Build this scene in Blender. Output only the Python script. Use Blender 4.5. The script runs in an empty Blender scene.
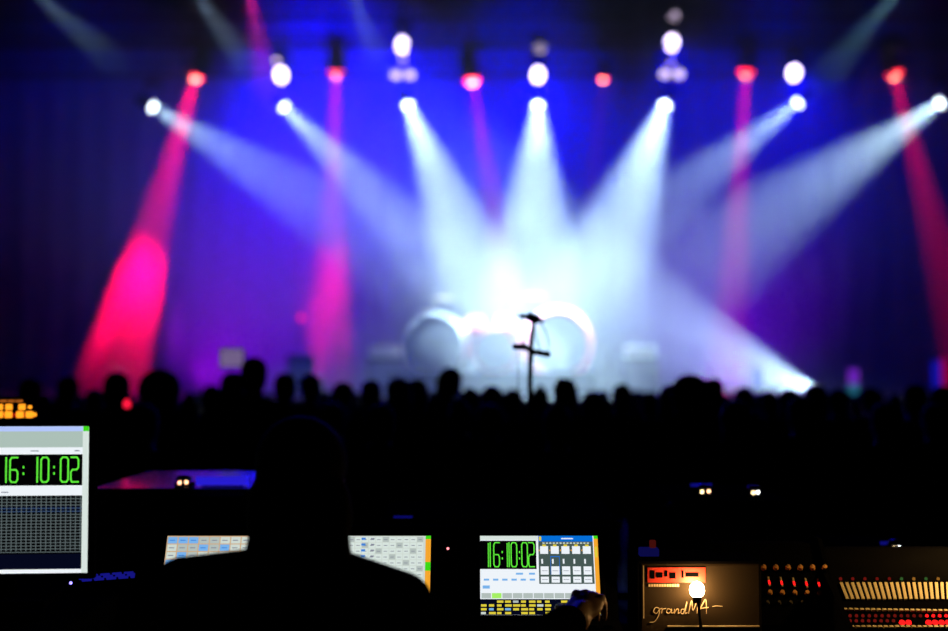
import bpy, bmesh, math, random
from mathutils import Vector, Matrix, Euler

# ------------------------------------------------------------------ camera, world, exposure
S = bpy.context.scene
COL = S.collection
PI = math.pi
F = 948 * 50.0 / 36.0
PITCH = math.atan(56.5 / F)
CAMZ = 1.75
cd = bpy.data.cameras.new('camera')
cam = bpy.data.objects.new('camera', cd)
COL.objects.link(cam)
cam.location = (0, 0, CAMZ)
cam.rotation_euler = (PI / 2 + PITCH, 0, 0)
cd.lens = 50
cd.sensor_width = 36
cd.clip_end = 200
cd.dof.use_dof = True
cd.dof.focus_distance = 3.3
cd.dof.aperture_fstop = 1.35
S.camera = cam
w = bpy.data.worlds.new('night_sky')
S.world = w
w.use_nodes = True
w.node_tree.nodes['Background'].inputs[0].default_value = (0.0006, 0.0006, 0.002, 1)
w.node_tree.nodes['Background'].inputs[1].default_value = 0.1
S.view_settings.view_transform = 'Standard'
S.view_settings.look = 'None'
S.view_settings.exposure = 0.0
S.view_settings.gamma = 1.0
S.view_settings.use_curve_mapping = False
S.cycles.volume_bounces = 0
S.cycles.max_bounces = 4
S.cycles.transparent_max_bounces = 24
S.cycles.volume_step_rate = 1.0
S.cycles.volume_max_steps = 128
S.cycles.sample_clamp_indirect = 3.0


def at(px, py, Y):
    """world point at distance Y whose image falls on pixel px, py"""
    u = (px - 474) / F
    v = (315.5 - py) / F
    y = math.cos(PITCH) - v * math.sin(PITCH)
    z = math.sin(PITCH) + v * math.cos(PITCH)
    return Vector((u * Y / y, Y, CAMZ + z * Y / y))


# ------------------------------------------------------------------ stage light table
# every lamp that shines on the stage: (px, py, Y) of lamp, (px, py, Y) of aim, colour, power, cone, blend
WHITE = (0.52, 0.80, 1.0)
RED = (1.0, 0.0, 0.07)
BLUE = (0.0, 0.0, 1.0)
BEAMS = [
    # px, py, aimx, aimy, Y, Yaim, power, full cone deg
    (153, 107, 430, 273, 27.0, 26.0, 1300, 21),
    (284, 107, 480, 303, 27.0, 26.0, 1300, 21),
    (408, 105, 486, 298, 27.0, 25.5, 1300, 26),
    (538, 105, 532, 320, 27.0, 25.5, 1100, 32),
    (665, 105, 592, 300, 27.0, 25.5, 1350, 31),
    (798, 103, 560, 285, 27.0, 26.0, 1300, 21),
    (940, 103, 640, 305, 27.0, 26.0, 2300, 24),
]
BEAM_LABELS = [
    'white moving-head lamp, leftmost of the lower row, beam slanting right',
    'white moving-head lamp in the lower row just below the leftmost blue-haloed lamp',
    'white moving-head lamp below the pair of pale blobs left of centre',
    'white moving-head lamp at the centre of the lower row, beam straight down',
    'white moving-head lamp right of centre in the lower row, beam fanning down and left',
    'white moving-head lamp below the rightmost blue-haloed lamp, beam slanting left',
    'white moving-head lamp at the right edge of the picture, wide beam slanting left',
]
REDS = [
    # px, py, aimx, aimy, Yaim, power, cone
    (196, 75, 126, 330, 29.2, 2000, 11),
    (336, 72, 331, 290, 29.2, 900, 9),
    (472, 79, 494, 210, 28.8, 600, 9),
    (603, 78, 597, 140, 28.6, 60, 7),
    (746, 72, 734, 270, 28.6, 1100, 8),
    (894, 73, 952, 300, 28.8, 900, 9),
]
RED_LABELS = [
    'red lamp, leftmost of the red row, beam falling down-left into the pink smoke',
    'red lamp just right of the leftmost blue-haloed lamp, magenta beam straight down',
    'red lamp between the two central blue-haloed lamps on the left, narrow beam',
    'dim red lamp right of the centre lamp, hardly any beam',
    'red lamp left of the rightmost blue-haloed lamp, beam straight down',
    'red lamp, rightmost of the red row, beam slanting down-right',
]
BLUES = [
    (281, 75, 330), (402, 45, 500), (538, 75, 330), (672, 43, 260), (794, 73, 130),
]
BLUE_LABELS = [
    'bright white lamp with blue halo, leftmost of the blue ones',
    'bright white lamp with blue halo hung high left of centre above pale blobs',
    'bright white lamp with blue halo at the centre of the rig',
    'bright white lamp with blue halo hung high right of centre above pale blobs',
    'bright white lamp with blue halo, rightmost of the blue ones',
]


def spot(name, loc, aim, color, power, cone, blend=0.35, radius=0.10, parent=None, spec=1.0):
    l = bpy.data.lights.new(name, 'SPOT')
    l.energy = power
    l.color = color
    l.spot_size = math.radians(cone)
    l.spot_blend = blend
    l.shadow_soft_size = radius
    l.specular_factor = spec
    o = bpy.data.objects.new(name, l)
    COL.objects.link(o)
    d = (Vector(aim) - Vector(loc)).normalized()
    o.location = Vector(loc) + d * 0.12
    o.rotation_euler = d.to_track_quat('-Z', 'Y').to_euler()
    if parent:
        mw = Matrix.LocRotScale(o.location, o.rotation_euler, None)
        o.parent = parent
        o.matrix_parent_inverse = parent_matrix(parent).inverted()
    return o


def parent_matrix(p):
    m = Matrix.LocRotScale(p.location, p.rotation_euler, p.scale)
    return parent_matrix(p.parent) @ m if p.parent else m


# added lights that tint the backdrop; no fixtures are built for them
WASH = [
    ((-9.0, 27.5, 11.9), (-9.5, 33, 7.0), (0.0, 0.0, 1.0), 260, 80),
    ((9.5, 27.5, 11.9), (9.0, 33, 6.0), (0.0, 0.0, 1.0), 160, 80),
    # loc, aim, colour, power, cone
    ((-4.0, 27.5, 11.9), (-3.0, 33, 7.0), (0.0, 0.0, 1.0), 5200, 75),
    ((1.5, 27.5, 11.9), (1.0, 33, 8.0), (0.0, 0.0, 1.0), 2000, 60),
    ((7.0, 27.5, 11.9), (6.5, 33, 6.5), (0.0, 0.0, 1.0), 1300, 60),
    ((-5.8, 27.5, 1.45), (-5.0, 33, 4.0), (0.42, 0.0, 1.0), 1000, 80),
    ((5.6, 28.2, 1.45), (6.0, 33, 3.2), (0.35, 0.0, 1.0), 800, 75),
]
for i, (l, a, c, p, k) in enumerate(WASH):
    spot('added_wash_light', l, a, c, p * 4.2, k, 1.0, 0.3)

# ------------------------------------------------------------------ materials


def mat(name, color, rough=0.6, metal=0.0, vary=0.25, scale=14.0, bump=0.0, spec=0.5):
    m = bpy.data.materials.new(name)
    m.use_nodes = True
    nt = m.node_tree
    b = nt.nodes['Principled BSDF']
    b.inputs['Roughness'].default_value = rough
    b.inputs['Metallic'].default_value = metal
    b.inputs['Specular IOR Level'].default_value = spec
    n = nt.nodes.new('ShaderNodeTexNoise')
    n.inputs['Scale'].default_value = scale
    n.inputs['Detail'].default_value = 4
    tc = nt.nodes.new('ShaderNodeTexCoord')
    nt.links.new(tc.outputs['Object'], n.inputs['Vector'])
    mx = nt.nodes.new('ShaderNodeMix')
    mx.data_type = 'RGBA'
    nt.links.new(n.outputs['Fac'], mx.inputs[0])
    mx.inputs[6].default_value = (*[c * (1 - vary) for c in color], 1)
    mx.inputs[7].default_value = (*[min(1, c * (1 + vary)) for c in color], 1)
    nt.links.new(mx.outputs[2], b.inputs['Base Color'])
    if bump:
        bp = nt.nodes.new('ShaderNodeBump')
        bp.inputs['Strength'].default_value = bump
        nt.links.new(n.outputs['Fac'], bp.inputs['Height'])
        nt.links.new(bp.outputs['Normal'], b.inputs['Normal'])
    return m


def emis(name, color, strength, sample=False, glass=False):
    m = bpy.data.materials.new(name)
    m.use_nodes = True
    nt = m.node_tree
    for n in list(nt.nodes):
        nt.nodes.remove(n)
    o = nt.nodes.new('ShaderNodeOutputMaterial')
    e = nt.nodes.new('ShaderNodeEmission')
    e.inputs[0].default_value = (*color, 1)
    e.inputs[1].default_value = strength
    nt.links.new(e.outputs[0], o.inputs[0])
    if glass:      # clear front lens: the glow of the lamp plus what passes through
        tr = nt.nodes.new('ShaderNodeBsdfTransparent')
        ad = nt.nodes.new('ShaderNodeAddShader')
        nt.links.new(e.outputs[0], ad.inputs[0])
        nt.links.new(tr.outputs[0], ad.inputs[1])
        nt.links.new(ad.outputs[0], o.inputs[0])
    if not sample:
        m.cycles.emission_sampling = 'NONE'
    return m


def srgb(r, g, b):
    return tuple(((c / 255) / 12.92 if c <= 10 else ((c / 255 + .055) / 1.055) ** 2.4) for c in (r, g, b))


M = dict(
    ground=mat('trampled_ground', (0.003, 0.003, 0.0025), 1.0, spec=0.05, scale=3, bump=0.4),
    deck=mat('stage_deck_black', (0.03, 0.03, 0.035), 0.55, scale=6),
    cloth=mat('backdrop_cloth', (0.06, 0.05, 0.15), 0.95, vary=0.15, scale=2),
    black=mat('matt_black', (0.0025, 0.0025, 0.003), 0.9, spec=0.0),
    blackmetal=mat('black_metal', (0.008, 0.008, 0.009), 0.8, 0.0, spec=0.02),
    alu=mat('aluminium', (0.05, 0.05, 0.055), 0.45, 0.9),
    plastic=mat('black_plastic', (0.0025, 0.0025, 0.003), 0.8, spec=0.0),
    gloss=mat('gloss_black_lid', (0.10, 0.10, 0.12), 0.16, 0.85, vary=0.1, spec=0.9),
    skin=mat('skin', (0.30, 0.17, 0.11), 0.6, vary=0.08, scale=30),
    darkskin=mat('deep_brown_skin', (0.07, 0.035, 0.022), 0.8, spec=0.1, vary=0.08, scale=30),
    hair=mat('dark_hair', (0.003, 0.0025, 0.002), 0.9, scale=90, bump=0.5, spec=0.03),
    shirt=mat('black_shirt', (0.002, 0.002, 0.003), 1.0, scale=60, spec=0.0),
    denim=mat('dark_denim', (0.002, 0.002, 0.004), 1.0, scale=60, spec=0.0),
    navy=mat('navy_jacket', (0.008, 0.009, 0.03), 0.9, scale=60),
    drumwhite=mat('white_drum_head', (0.75, 0.76, 0.75), 0.5, vary=0.05),
    drumpink=mat('pink_drum_shell', (0.80, 0.20, 0.26), 0.4, vary=0.1),
    brass=mat('brass_cymbal', (0.75, 0.6, 0.3), 0.3, 0.9, vary=0.1),
    chrome=mat('chrome', (0.6, 0.6, 0.6), 0.2, 1.0, vary=0.05),
    panel=mat('brown_black_panel', (0.024, 0.017, 0.009), 0.7, spec=0.08, vary=0.2, scale=8),
    redlabel=mat('red_label', (0.55, 0.03, 0.015), 0.5, vary=0.1),
    cream=mat('cream_print', (0.62, 0.52, 0.34), 0.6, vary=0.1),
    knob=mat('grey_knob', (0.10, 0.09, 0.075), 0.4, vary=0.1),
    strip=mat('pale_scribble_strip', (0.55, 0.48, 0.30), 0.55, vary=0.12),
    orange=mat('orange_knob_cap', (0.9, 0.42, 0.12), 0.45, vary=0.1),  # knob colour with the lamp's orange light mixed in
)

# ------------------------------------------------------------------ mesh helpers


class MB:
    def __init__(self):
        self.bm = bmesh.new()
        self.mats = []

    def _mi(self, m):
        if m is None:
            return 0
        if m not in self.mats:
            self.mats.append(m)
        return self.mats.index(m)

    def _fin(self, verts, mtx, m):
        if mtx is not None:
            bmesh.ops.transform(self.bm, matrix=mtx, verts=verts)
        mi = self._mi(m)
        for f in {f for v in verts for f in v.link_faces}:
            f.material_index = mi

    def box(self, c, s, rot=None, m=None, bevel=0.0):
        r = bmesh.ops.create_cube(self.bm, size=1)
        vs = r['verts']
        bmesh.ops.scale(self.bm, vec=Vector(s), verts=vs)
        if bevel:
            es = list({e for v in vs for e in v.link_edges})
            rb = bmesh.ops.bevel(self.bm, geom=es, offset=bevel, segments=2, affect='EDGES', profile=0.6)
            vs = list({v for v in vs if v.is_valid} | {v for f in rb['faces'] for v in f.verts})
        mtx = Matrix.Translation(Vector(c))
        if rot is not None:
            mtx = mtx @ (rot if isinstance(rot, Matrix) else Euler(rot).to_matrix().to_4x4())
        self._fin(vs, mtx, m)
        return self

    def cone(self, a, b, r1, r2, n=14, m=None, caps=True):
        a, b = Vector(a), Vector(b)
        d = b - a
        r = bmesh.ops.create_cone(self.bm, cap_ends=caps, segments=n, radius1=r1, radius2=r2, depth=d.length)
        mtx = Matrix.Translation((a + b) / 2) @ d.to_track_quat('Z', 'Y').to_matrix().to_4x4()
        self._fin(r['verts'], mtx, m)
        return self

    def tube(self, pts, rad, n=8, m=None):
        pts = [Vector(p) for p in pts]
        rads = rad if isinstance(rad, (list, tuple)) else [rad] * len(pts)
        rings = []
        for i, p in enumerate(pts):
            t = (pts[min(i + 1, len(pts) - 1)] - pts[max(i - 1, 0)]).normalized()
            q = t.to_track_quat('Z', 'Y')
            rings.append([self.bm.verts.new(p + q @ Vector((rads[i] * math.cos(2 * PI * k / n), rads[i] * math.sin(2 * PI * k / n), 0))) for k in range(n)])
        mi = self._mi(m)
        fs = []
        for a, b in zip(rings, rings[1:]):
            for k in range(n):
                fs.append(self.bm.faces.new((a[k], a[(k + 1) % n], b[(k + 1) % n], b[k])))
        fs.append(self.bm.faces.new(rings[0][::-1]))
        fs.append(self.bm.faces.new(rings[-1]))
        for f in fs:
            f.material_index = mi
        return self

    def ball(self, c, r, rot=None, m=None, u=16, v=10):
        rs = (r, r, r) if isinstance(r, (int, float)) else r
        x = bmesh.ops.create_uvsphere(self.bm, u_segments=u, v_segments=v, radius=1)
        mtx = Matrix.Translation(Vector(c))
        if rot is not None:
            mtx = mtx @ (rot if isinstance(rot, Matrix) else Euler(rot).to_matrix().to_4x4())
        mtx = mtx @ Matrix.Diagonal((*rs, 1))
        self._fin(x['verts'], mtx, m)
        return self

    def torus(self, c, R, r, axis=(0, 1, 0), m=None, n=40, k=8):
        q = Vector(axis).to_track_quat('Z', 'Y')
        rings = []
        for i in range(n):
            a = 2 * PI * i / n
            rings.append([self.bm.verts.new(Vector(c) + q @ Vector(((R + r * math.cos(2 * PI * j / k)) * math.cos(a), (R + r * math.cos(2 * PI * j / k)) * math.sin(a), r * math.sin(2 * PI * j / k)))) for j in range(k)])
        mi = self._mi(m)
        for i in range(n):
            A, B = rings[i], rings[(i + 1) % n]
            for j in range(k):
                f = self.bm.faces.new((A[j], B[j], B[(j + 1) % k], A[(j + 1) % k]))
                f.material_index = mi
        return self

    def quad(self, pts, m=None):
        f = self.bm.faces.new([self.bm.verts.new(Vector(p)) for p in pts])
        f.material_index = self._mi(m)
        return self

    def mesh(self, name, m=None, smooth=False):
        bmesh.ops.recalc_face_normals(self.bm, faces=self.bm.faces)
        me = bpy.data.meshes.new(name)
        self.bm.to_mesh(me)
        self.bm.free()
        for x in (self.mats or [m]):
            me.materials.append(x)
        if smooth:
            for p in me.polygons:
                p.use_smooth = True
        return me

    def build(self, name, m=None, parent=None, smooth=False):
        """m is used where no per-shape material was given"""
        if self.mats and m is not None and None:
            pass
        return link(name, self.mesh(name, m, smooth), parent)


def link(name, data, parent=None):
    o = bpy.data.objects.new(name, data)
    COL.objects.link(o)
    if parent:
        o.parent = parent
    return o


def tag(o, label, cat, group=None, kind=None):
    o['label'] = label
    o['category'] = cat
    if group:
        o['group'] = group
    if kind:
        o['kind'] = kind
    return o


def thing(name, label, cat, loc=(0, 0, 0), rot=(0, 0, 0), group=None, kind=None):
    o = bpy.data.objects.new(name, None)
    COL.objects.link(o)
    o.location = loc
    o.rotation_euler = rot
    o.empty_display_size = 0.2
    return tag(o, label, cat, group, kind)


def struct(name, mb, m=None, smooth=False):
    o = mb.build(name, m, None, smooth)
    o['kind'] = 'structure'
    return o


def dup(root, loc=None, rot=None, scale=None, label=None, group=None):
    r = root.copy()
    COL.objects.link(r)
    if loc is not None:
        r.location = loc
    if rot is not None:
        r.rotation_euler = rot
    if scale is not None:
        r.scale = scale
    if label:
        r['label'] = label
    if group:
        r['group'] = group
    for ch in list(root.children):
        c = ch.copy()
        COL.objects.link(c)
        c.parent = r
        for g in list(ch.children):
            d = g.copy()
            COL.objects.link(d)
            d.parent = c
    return r


# ------------------------------------------------------------------ ground, stage, haze
struct('floor', MB().box((0, 20, -0.05), (60, 60, 0.1)), M['ground'])
SZ = 1.3
t = thing('stage', 'black raised concert stage deck running across the width behind the crowd', 'stage', (0, 27.7, 0))
MB().box((0, 0, SZ - 0.06), (27, 11.2, 0.12)).build('deck', M['deck'], t)
MB().box((0, -5.5, (SZ - 0.12) / 2), (26.8, 0.04, SZ - 0.14)).build('front_skirt', M['black'], t)
for x in range(-12, 13, 4):
    for y in (-4.6, 0, 4.6):
        MB().cone((x, y, 0), (x, y, SZ - 0.12), 0.05, 0.05, 10).build('leg', M['blackmetal'], t)

# pleated backdrop
mb = MB()
N = 260
prev = None
for i in range(N + 1):
    x = -13.3 + 26.6 * i / N
    y = 33.0 + 0.035 * math.sin(i * 0.9) + 0.015 * math.sin(i * 2.3 + 1)
    cur = (mb.bm.verts.new((x, y, SZ + 0.01)), mb.bm.verts.new((x, y, 12.4)))
    if prev:
        mb.bm.faces.new((prev[0], cur[0], cur[1], prev[1]))
    prev = cur
o = mb.build('backdrop_curtain', M['cloth'], None, True)
sm = o.modifiers.new('thickness', 'SOLIDIFY')
sm.thickness = 0.02
tag(o, 'pleated cloth backdrop behind the stage washed deep blue', 'curtain')


def leg_curtain(sx, label):
    mb = MB()
    prev = None
    for i in range(41):
        x = sx * (12.0 + 1.6 * i / 40)
        y = 28.5 + 0.08 * math.sin(i * 1.1)
        cur = (mb.bm.verts.new((x, y, SZ + 0.01)), mb.bm.verts.new((x, y, 12.4)))
        if prev:
            mb.bm.faces.new((prev[0], cur[0], cur[1], prev[1]))
        prev = cur
    o = mb.build('side_curtain', M['black'], None, True)
    s = o.modifiers.new('thickness', 'SOLIDIFY')
    s.thickness = 0.02
    tag(o, label, 'curtain')


# haze: thin smoke filling the stage
def volume_mat(name, density, aniso, color=(1, 1, 1), noise=None):
    m = bpy.data.materials.new(name)
    m.use_nodes = True
    nt = m.node_tree
    for n in list(nt.nodes):
        nt.nodes.remove(n)
    o = nt.nodes.new('ShaderNodeOutputMaterial')
    v = nt.nodes.new('ShaderNodeVolumeScatter')
    v.inputs['Color'].default_value = (*color, 1)
    v.inputs['Density'].default_value = density
    v.inputs['Anisotropy'].default_value = aniso
    nt.links.new(v.outputs[0], o.inputs['Volume'])
    if noise:
        sc, lo, hi = noise
        tc = nt.nodes.new('ShaderNodeTexCoord')
        n = nt.nodes.new('ShaderNodeTexNoise')
        n.inputs['Scale'].default_value = sc
        n.inputs['Detail'].default_value = 2
        nt.links.new(tc.outputs['Object'], n.inputs['Vector'])
        g = nt.nodes.new('ShaderNodeVectorMath')
        g.operation = 'LENGTH'
        nt.links.new(tc.outputs['Object'], g.inputs[0])
        fall = nt.nodes.new('ShaderNodeMapRange')
        fall.interpolation_type = 'SMOOTHSTEP'
        fall.inputs['From Min'].default_value = 1.0
        fall.inputs['From Max'].default_value = 0.35
        nt.links.new(g.outputs['Value'], fall.inputs['Value'])
        r = nt.nodes.new('ShaderNodeMapRange')
        r.inputs['From Min'].default_value = lo
        r.inputs['From Max'].default_value = hi
        nt.links.new(n.outputs['Fac'], r.inputs['Value'])
        mu = nt.nodes.new('ShaderNodeMath')
        mu.operation = 'MULTIPLY'
        nt.links.new(r.outputs['Result'], mu.inputs[0])
        nt.links.new(fall.outputs['Result'], mu.inputs[1])
        mu2 = nt.nodes.new('ShaderNodeMath')
        mu2.operation = 'MULTIPLY'
        mu2.inputs[1].default_value = density
        nt.links.new(mu.outputs[0], mu2.inputs[0])
        nt.links.new(mu2.outputs[0], v.inputs['Density'])
    return m


haze = MB().box((0, 25.2, 7.0), (30, 15.0, 11.2)).build('stage_haze', volume_mat('thin_haze', 0.022, 0.25))
tag(haze, 'thin smoke haze hanging over the whole stage', 'haze', kind='stuff')


def smoke(center, size, density, label, noise=(1.8, 0.35, 0.6)):
    mb = MB().ball((0, 0, 0), 1.0, u=24, v=16)
    o = mb.build('smoke_cloud', volume_mat('smoke_cloud', density, 0.1, noise=noise))
    o.location = center
    o.scale = size
    tag(o, label, 'smoke', kind='stuff')
    return o


smoke(at(500, 285, 26.8), (3.8, 1.7, 2.5), 0.045, 'pale smoke added above the drums to strengthen the white glow', (1.0, 0.2, 0.6))  # denser smoke added so the beams glow whiter here
smoke(at(124, 330, 29.2), (1.5, 0.9, 2.5), 2.0, 'dense column of smoke lit hot pink at the left of the stage')
smoke(at(328, 300, 29.2), (1.3, 0.9, 1.9), 0.16, 'thin drift of smoke tinted pink left of the drums')

# ------------------------------------------------------------------ rig
LENSW = emis('lens_white', (0.85, 0.95, 1.0), 3.2, glass=True)
LENSR = emis('lens_red', (1.0, 0.01, 0.04), 4.0, glass=True)
LENSRC = emis('lens_red_core', (1.0, 0.35, 0.22), 4.5, glass=True)
LENSB = emis('lens_blue_white', (0.8, 0.65, 1.0), 4.0, glass=True)
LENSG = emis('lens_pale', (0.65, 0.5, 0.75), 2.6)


def fixture(name, label, cat, pos, aim, lens_mats, R, hang, power, color, cone, group, lampname, blend=0.35, elong=1.0, tz=None):
    """moving head: base clamped under the truss, yoke, can, glowing lens; aims at a point"""
    pos, aim = Vector(pos), Vector(aim)
    t = thing(name, label, cat, pos, group=group)
    d = (aim - pos).normalized()
    q = d.to_track_quat('Z', 'Y').to_matrix().to_4x4()
    up = hang
    s = 1 if up > 0 else -1
    w_ = R * 1.45
    MB().box((0, 0, up), (R * 2.2, R * 1.9, R * 0.6), bevel=R * 0.08).build('base', M['blackmetal'], t)
    y = MB()
    y.box((-w_, 0, up / 2 + s * R * .1), (R * .16, R * .5, abs(up) * 1.0 + R * .2))
    y.box((w_, 0, up / 2 + s * R * .1), (R * .16, R * .5, abs(up) * 1.0 + R * .2))
    y.box((0, 0, up - s * R * .35), (2 * w_ + R * .16, R * .6, R * .2))
    y.build('yoke', M['blackmetal'], t)
    can = MB()
    L = R * (3.4 if up > 0 else 1.9)
    can.cone(d * -L, d * (-L * .85), R * .55, R * .95, 18)
    can.cone(d * (-L * .85), Vector((0, 0, 0)), R * .95, R * 1.1, 18, caps=False)
    c = can.build('housing', M['blackmetal'], t)
    ln = MB()
    ln.ball((0, 0, 0), (R * .92, R * .92 * elong, R * (.7 if color == RED else .25)), rot=q, m=lens_mats[0], u=20, v=8)
    if len(lens_mats) > 1:
        ln.ball(d * R * .45, (R * .5, R * .5, R * .35), rot=q, m=lens_mats[1], u=16, v=8)
    ln.build('lens', None, c, True)
    if s > 0:
        MB().cone((0, 0, up + R * .2), (0, 0, max(up + R * .9, (tz or 0) - pos.z + .3)), R * .16, R * .16, 8).build('clamp', M['alu'], t)
    if power:
        spot(lampname, pos - d * ((R * 2.7 if up > 0 else R * 1.5) if cone < 40 else -R * .3) - d * .12, aim, color, power, cone, blend, R * .3, t)
    return t


TZW, TZR = at(400, 105, 27).z + .62, at(400, 74, 28.6).z + .86
TZB, TZH, TZF = at(400, 75, 26).z + .56, at(400, 44, 26).z + .56, at(400, -14, 19.5).z + .54
for k, (px, py, ax, ay, Y, Ya, P, cone) in enumerate(BEAMS):
    fixture('moving_head_lamp', BEAM_LABELS[k], 'stage light', at(px, py, Y), at(ax, ay, Ya), [LENSW], 0.12, 0.50, P * 26, WHITE, cone * 1.08, 'white beam lamps of the lower row', 'beam_light', 0.75, tz=TZW)
for k, (px, py, ax, ay, Ya, P, cone) in enumerate(REDS):
    fixture('red_lamp', RED_LABELS[k], 'stage light', at(px, py, 28.6), at(ax, ay, Ya), [LENSR, LENSRC], 0.185 if k != 3 else 0.11, 0.72, P * 46, RED, cone * 1.15, 'red lamps of the rig', 'beam_light', tz=TZR)
for k, (px, py, P) in enumerate(BLUES):
    fixture('blue_flood_lamp', BLUE_LABELS[k], 'stage light', at(px, py, 26.0), (at(px, py, 26.0).x * .8, 15, 0), [LENSB], 0.13, 0.40, P * 17, BLUE, 54, 'blue flood lamps facing the crowd', 'flood_light', 1.0, 1.4, tz=TZB if py > 60 else TZH)
# pale fixtures around the floods; the light they catch is lens emission
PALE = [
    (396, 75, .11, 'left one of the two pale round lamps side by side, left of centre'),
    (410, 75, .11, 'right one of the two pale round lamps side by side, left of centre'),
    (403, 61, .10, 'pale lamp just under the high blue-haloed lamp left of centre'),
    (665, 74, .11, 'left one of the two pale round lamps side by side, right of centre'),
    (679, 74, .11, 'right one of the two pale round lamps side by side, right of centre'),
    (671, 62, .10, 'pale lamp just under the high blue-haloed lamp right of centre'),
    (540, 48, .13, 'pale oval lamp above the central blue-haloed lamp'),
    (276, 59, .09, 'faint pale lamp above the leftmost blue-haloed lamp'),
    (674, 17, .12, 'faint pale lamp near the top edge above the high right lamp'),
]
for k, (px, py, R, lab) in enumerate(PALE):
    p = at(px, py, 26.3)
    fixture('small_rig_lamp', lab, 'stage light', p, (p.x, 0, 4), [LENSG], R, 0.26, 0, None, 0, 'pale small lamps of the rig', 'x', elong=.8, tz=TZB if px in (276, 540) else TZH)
# lamps over the front edge shining out of the haze
HIGH = [
    (28, -14, 95, 45, 2600, (.45, .8, 1), 'high lamp above the top left corner with a faint grey beam'),
    (190, -14, 240, 55, 3800, (.45, .7, 1), 'high lamp above the frame left of the red beam, pale beam'),
    (350, -14, 374, 50, 3000, (.4, .6, 1), 'high lamp above the frame left of the high blue-haloed lamp'),
    (903, -14, 840, 60, 3000, (.3, .8, 1), 'high lamp above the top right corner with a faint teal beam'),
    (248, -14, 264, 70, 9000, (1, .02, .3), 'high red lamp above the frame with a short magenta beam'),
]
for k, (px, py, ax, ay, P, c, lab) in enumerate(HIGH):
    fixture('front_truss_lamp', lab, 'stage light', at(px, py, 19.5), at(ax, ay, 18.0), [LENSW if c[1] > .1 else LENSR], 0.1, 0.44, P * .55, c, 9, None, 'beam_light', tz=TZF)

# floor lamp at stage right shooting up and left
fixture('floor_beam_lamp', 'bright white lamp on the stage floor at right, beam rising to the left', 'stage light', at(814, 389, 25.5), at(640, 330, 22.0), [LENSW], 0.07, -(at(814, 389, 25.5).z - SZ - .021), 16000, WHITE, 26, None, 'beam_light')
# added back lights that brighten the glow around the drums
for px, ax, P, lab in ((470, 478, 1000, 'added white glow light on the floor behind the drums, left one'), (535, 522, 1000, 'added white glow light on the floor behind the drums, right one')):
    fixture('riser_lamp', lab, 'stage light', (at(px, 372, 28.6).x, 28.6, SZ + .285), at(ax, 300, 19.0), [LENSW], 0.12, -0.249, P, WHITE, 84, 'added white glow lights behind the drums', 'beam_light', 1.0)


def truss(label, x0, x1, y, z, h=0.3):
    t = thing('lighting_truss', label, 'truss', ((x0 + x1) / 2, y, z))
    L = (x1 - x0) / 2
    c = MB()
    for dy, dz in ((-h / 2, 0), (h / 2, 0), (0, h)):
        c.cone((-L, dy, dz), (L, dy, dz), 0.022, 0.022, 8)
    c.build('chord', M['alu'], t)
    g = MB()
    n = int(2 * L / 0.45)
    for i in range(n):
        xa, xb = -L + 2 * L * i / n, -L + 2 * L * (i + 1) / n
        xm = (xa + xb) / 2
        g.cone((xa, -h / 2, 0), (xm, 0, h), 0.009, 0.009, 5)
        g.cone((xm, 0, h), (xb, -h / 2, 0), 0.009, 0.009, 5)
        g.cone((xa, h / 2, 0), (xm, 0, h), 0.009, 0.009, 5)
        g.cone((xa, -h / 2, 0), (xb, h / 2, 0), 0.009, 0.009, 5)
    g.build('lacing', M['alu'], t)
    return t


fixture('added_red_fill', 'added red fill light on the stage floor under the pink smoke column', 'stage light', (at(118, 380, 28.4).x, 28.4, SZ + .33), at(132, 150, 29.4), [LENSG], 0.14, -0.29, 14000, RED, 84, None, 'beam_light', 0.9)  # added light, brightens the pink smoke from below
fixture('added_red_fill', 'added red fill light on the stage floor under the faint pink drift left of the drums', 'stage light', (at(318, 380, 28.4).x, 28.4, SZ + .285), at(330, 150, 29.4), [LENSG], 0.12, -0.249, 1300, (1, .01, .3), 50, None, 'beam_light', 0.9)  # added light, tints the thin drift from below
truss('dark lighting truss carrying the lower row of white lamps', -12.5, 12.5, 27.0, at(400, 105, 27).z + .62)
truss('dark lighting truss carrying the row of red lamps', -12.5, 12.5, 28.6, at(400, 74, 28.6).z + .76)
truss('dark lighting truss carrying the central and outer blue-haloed lamps', -12.5, 12.5, 26.0, at(400, 75, 26).z + .56)
truss('high lighting truss carrying the two high blue-haloed lamps', -12.5, 12.5, 26.15, at(400, 44, 26).z + .56)
truss('front lighting truss above the top of the picture', -12.5, 12.5, 19.5, at(400, -14, 19.5).z + .54)


def tower(x, y, label):
    t = thing('truss_tower', label, 'truss', (x, y, 0))
    c = MB()
    for dx in (-.2, .2):
        for dy in (-.2, .2):
            c.cone((dx, dy, 0), (dx, dy, 12.3), 0.025, 0.025, 8)
    c.build('upright', M['alu'], t)
    g = MB()
    for i in range(24):
        z = i * .5
        s = 1 if i % 2 else -1
        for dy in (-.2, .2):
            g.cone((-.2 * s, dy, z), (.2 * s, dy, z + .5), 0.01, 0.01, 5)
        for dx in (-.2, .2):
            g.cone((dx, -.2 * s, z), (dx, .2 * s, z + .5), 0.01, 0.01, 5)
    g.build('lacing', M['alu'], t)
    MB().box((0, 0, .03), (.8, .8, .06)).build('foot', M['blackmetal'], t)


for x, y, lab in ((-12.9, 21.6, 'truss tower at the front left corner of the stage'), (12.9, 21.6, 'truss tower at the front right corner of the stage')):
    tower(x, y, lab)

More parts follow.
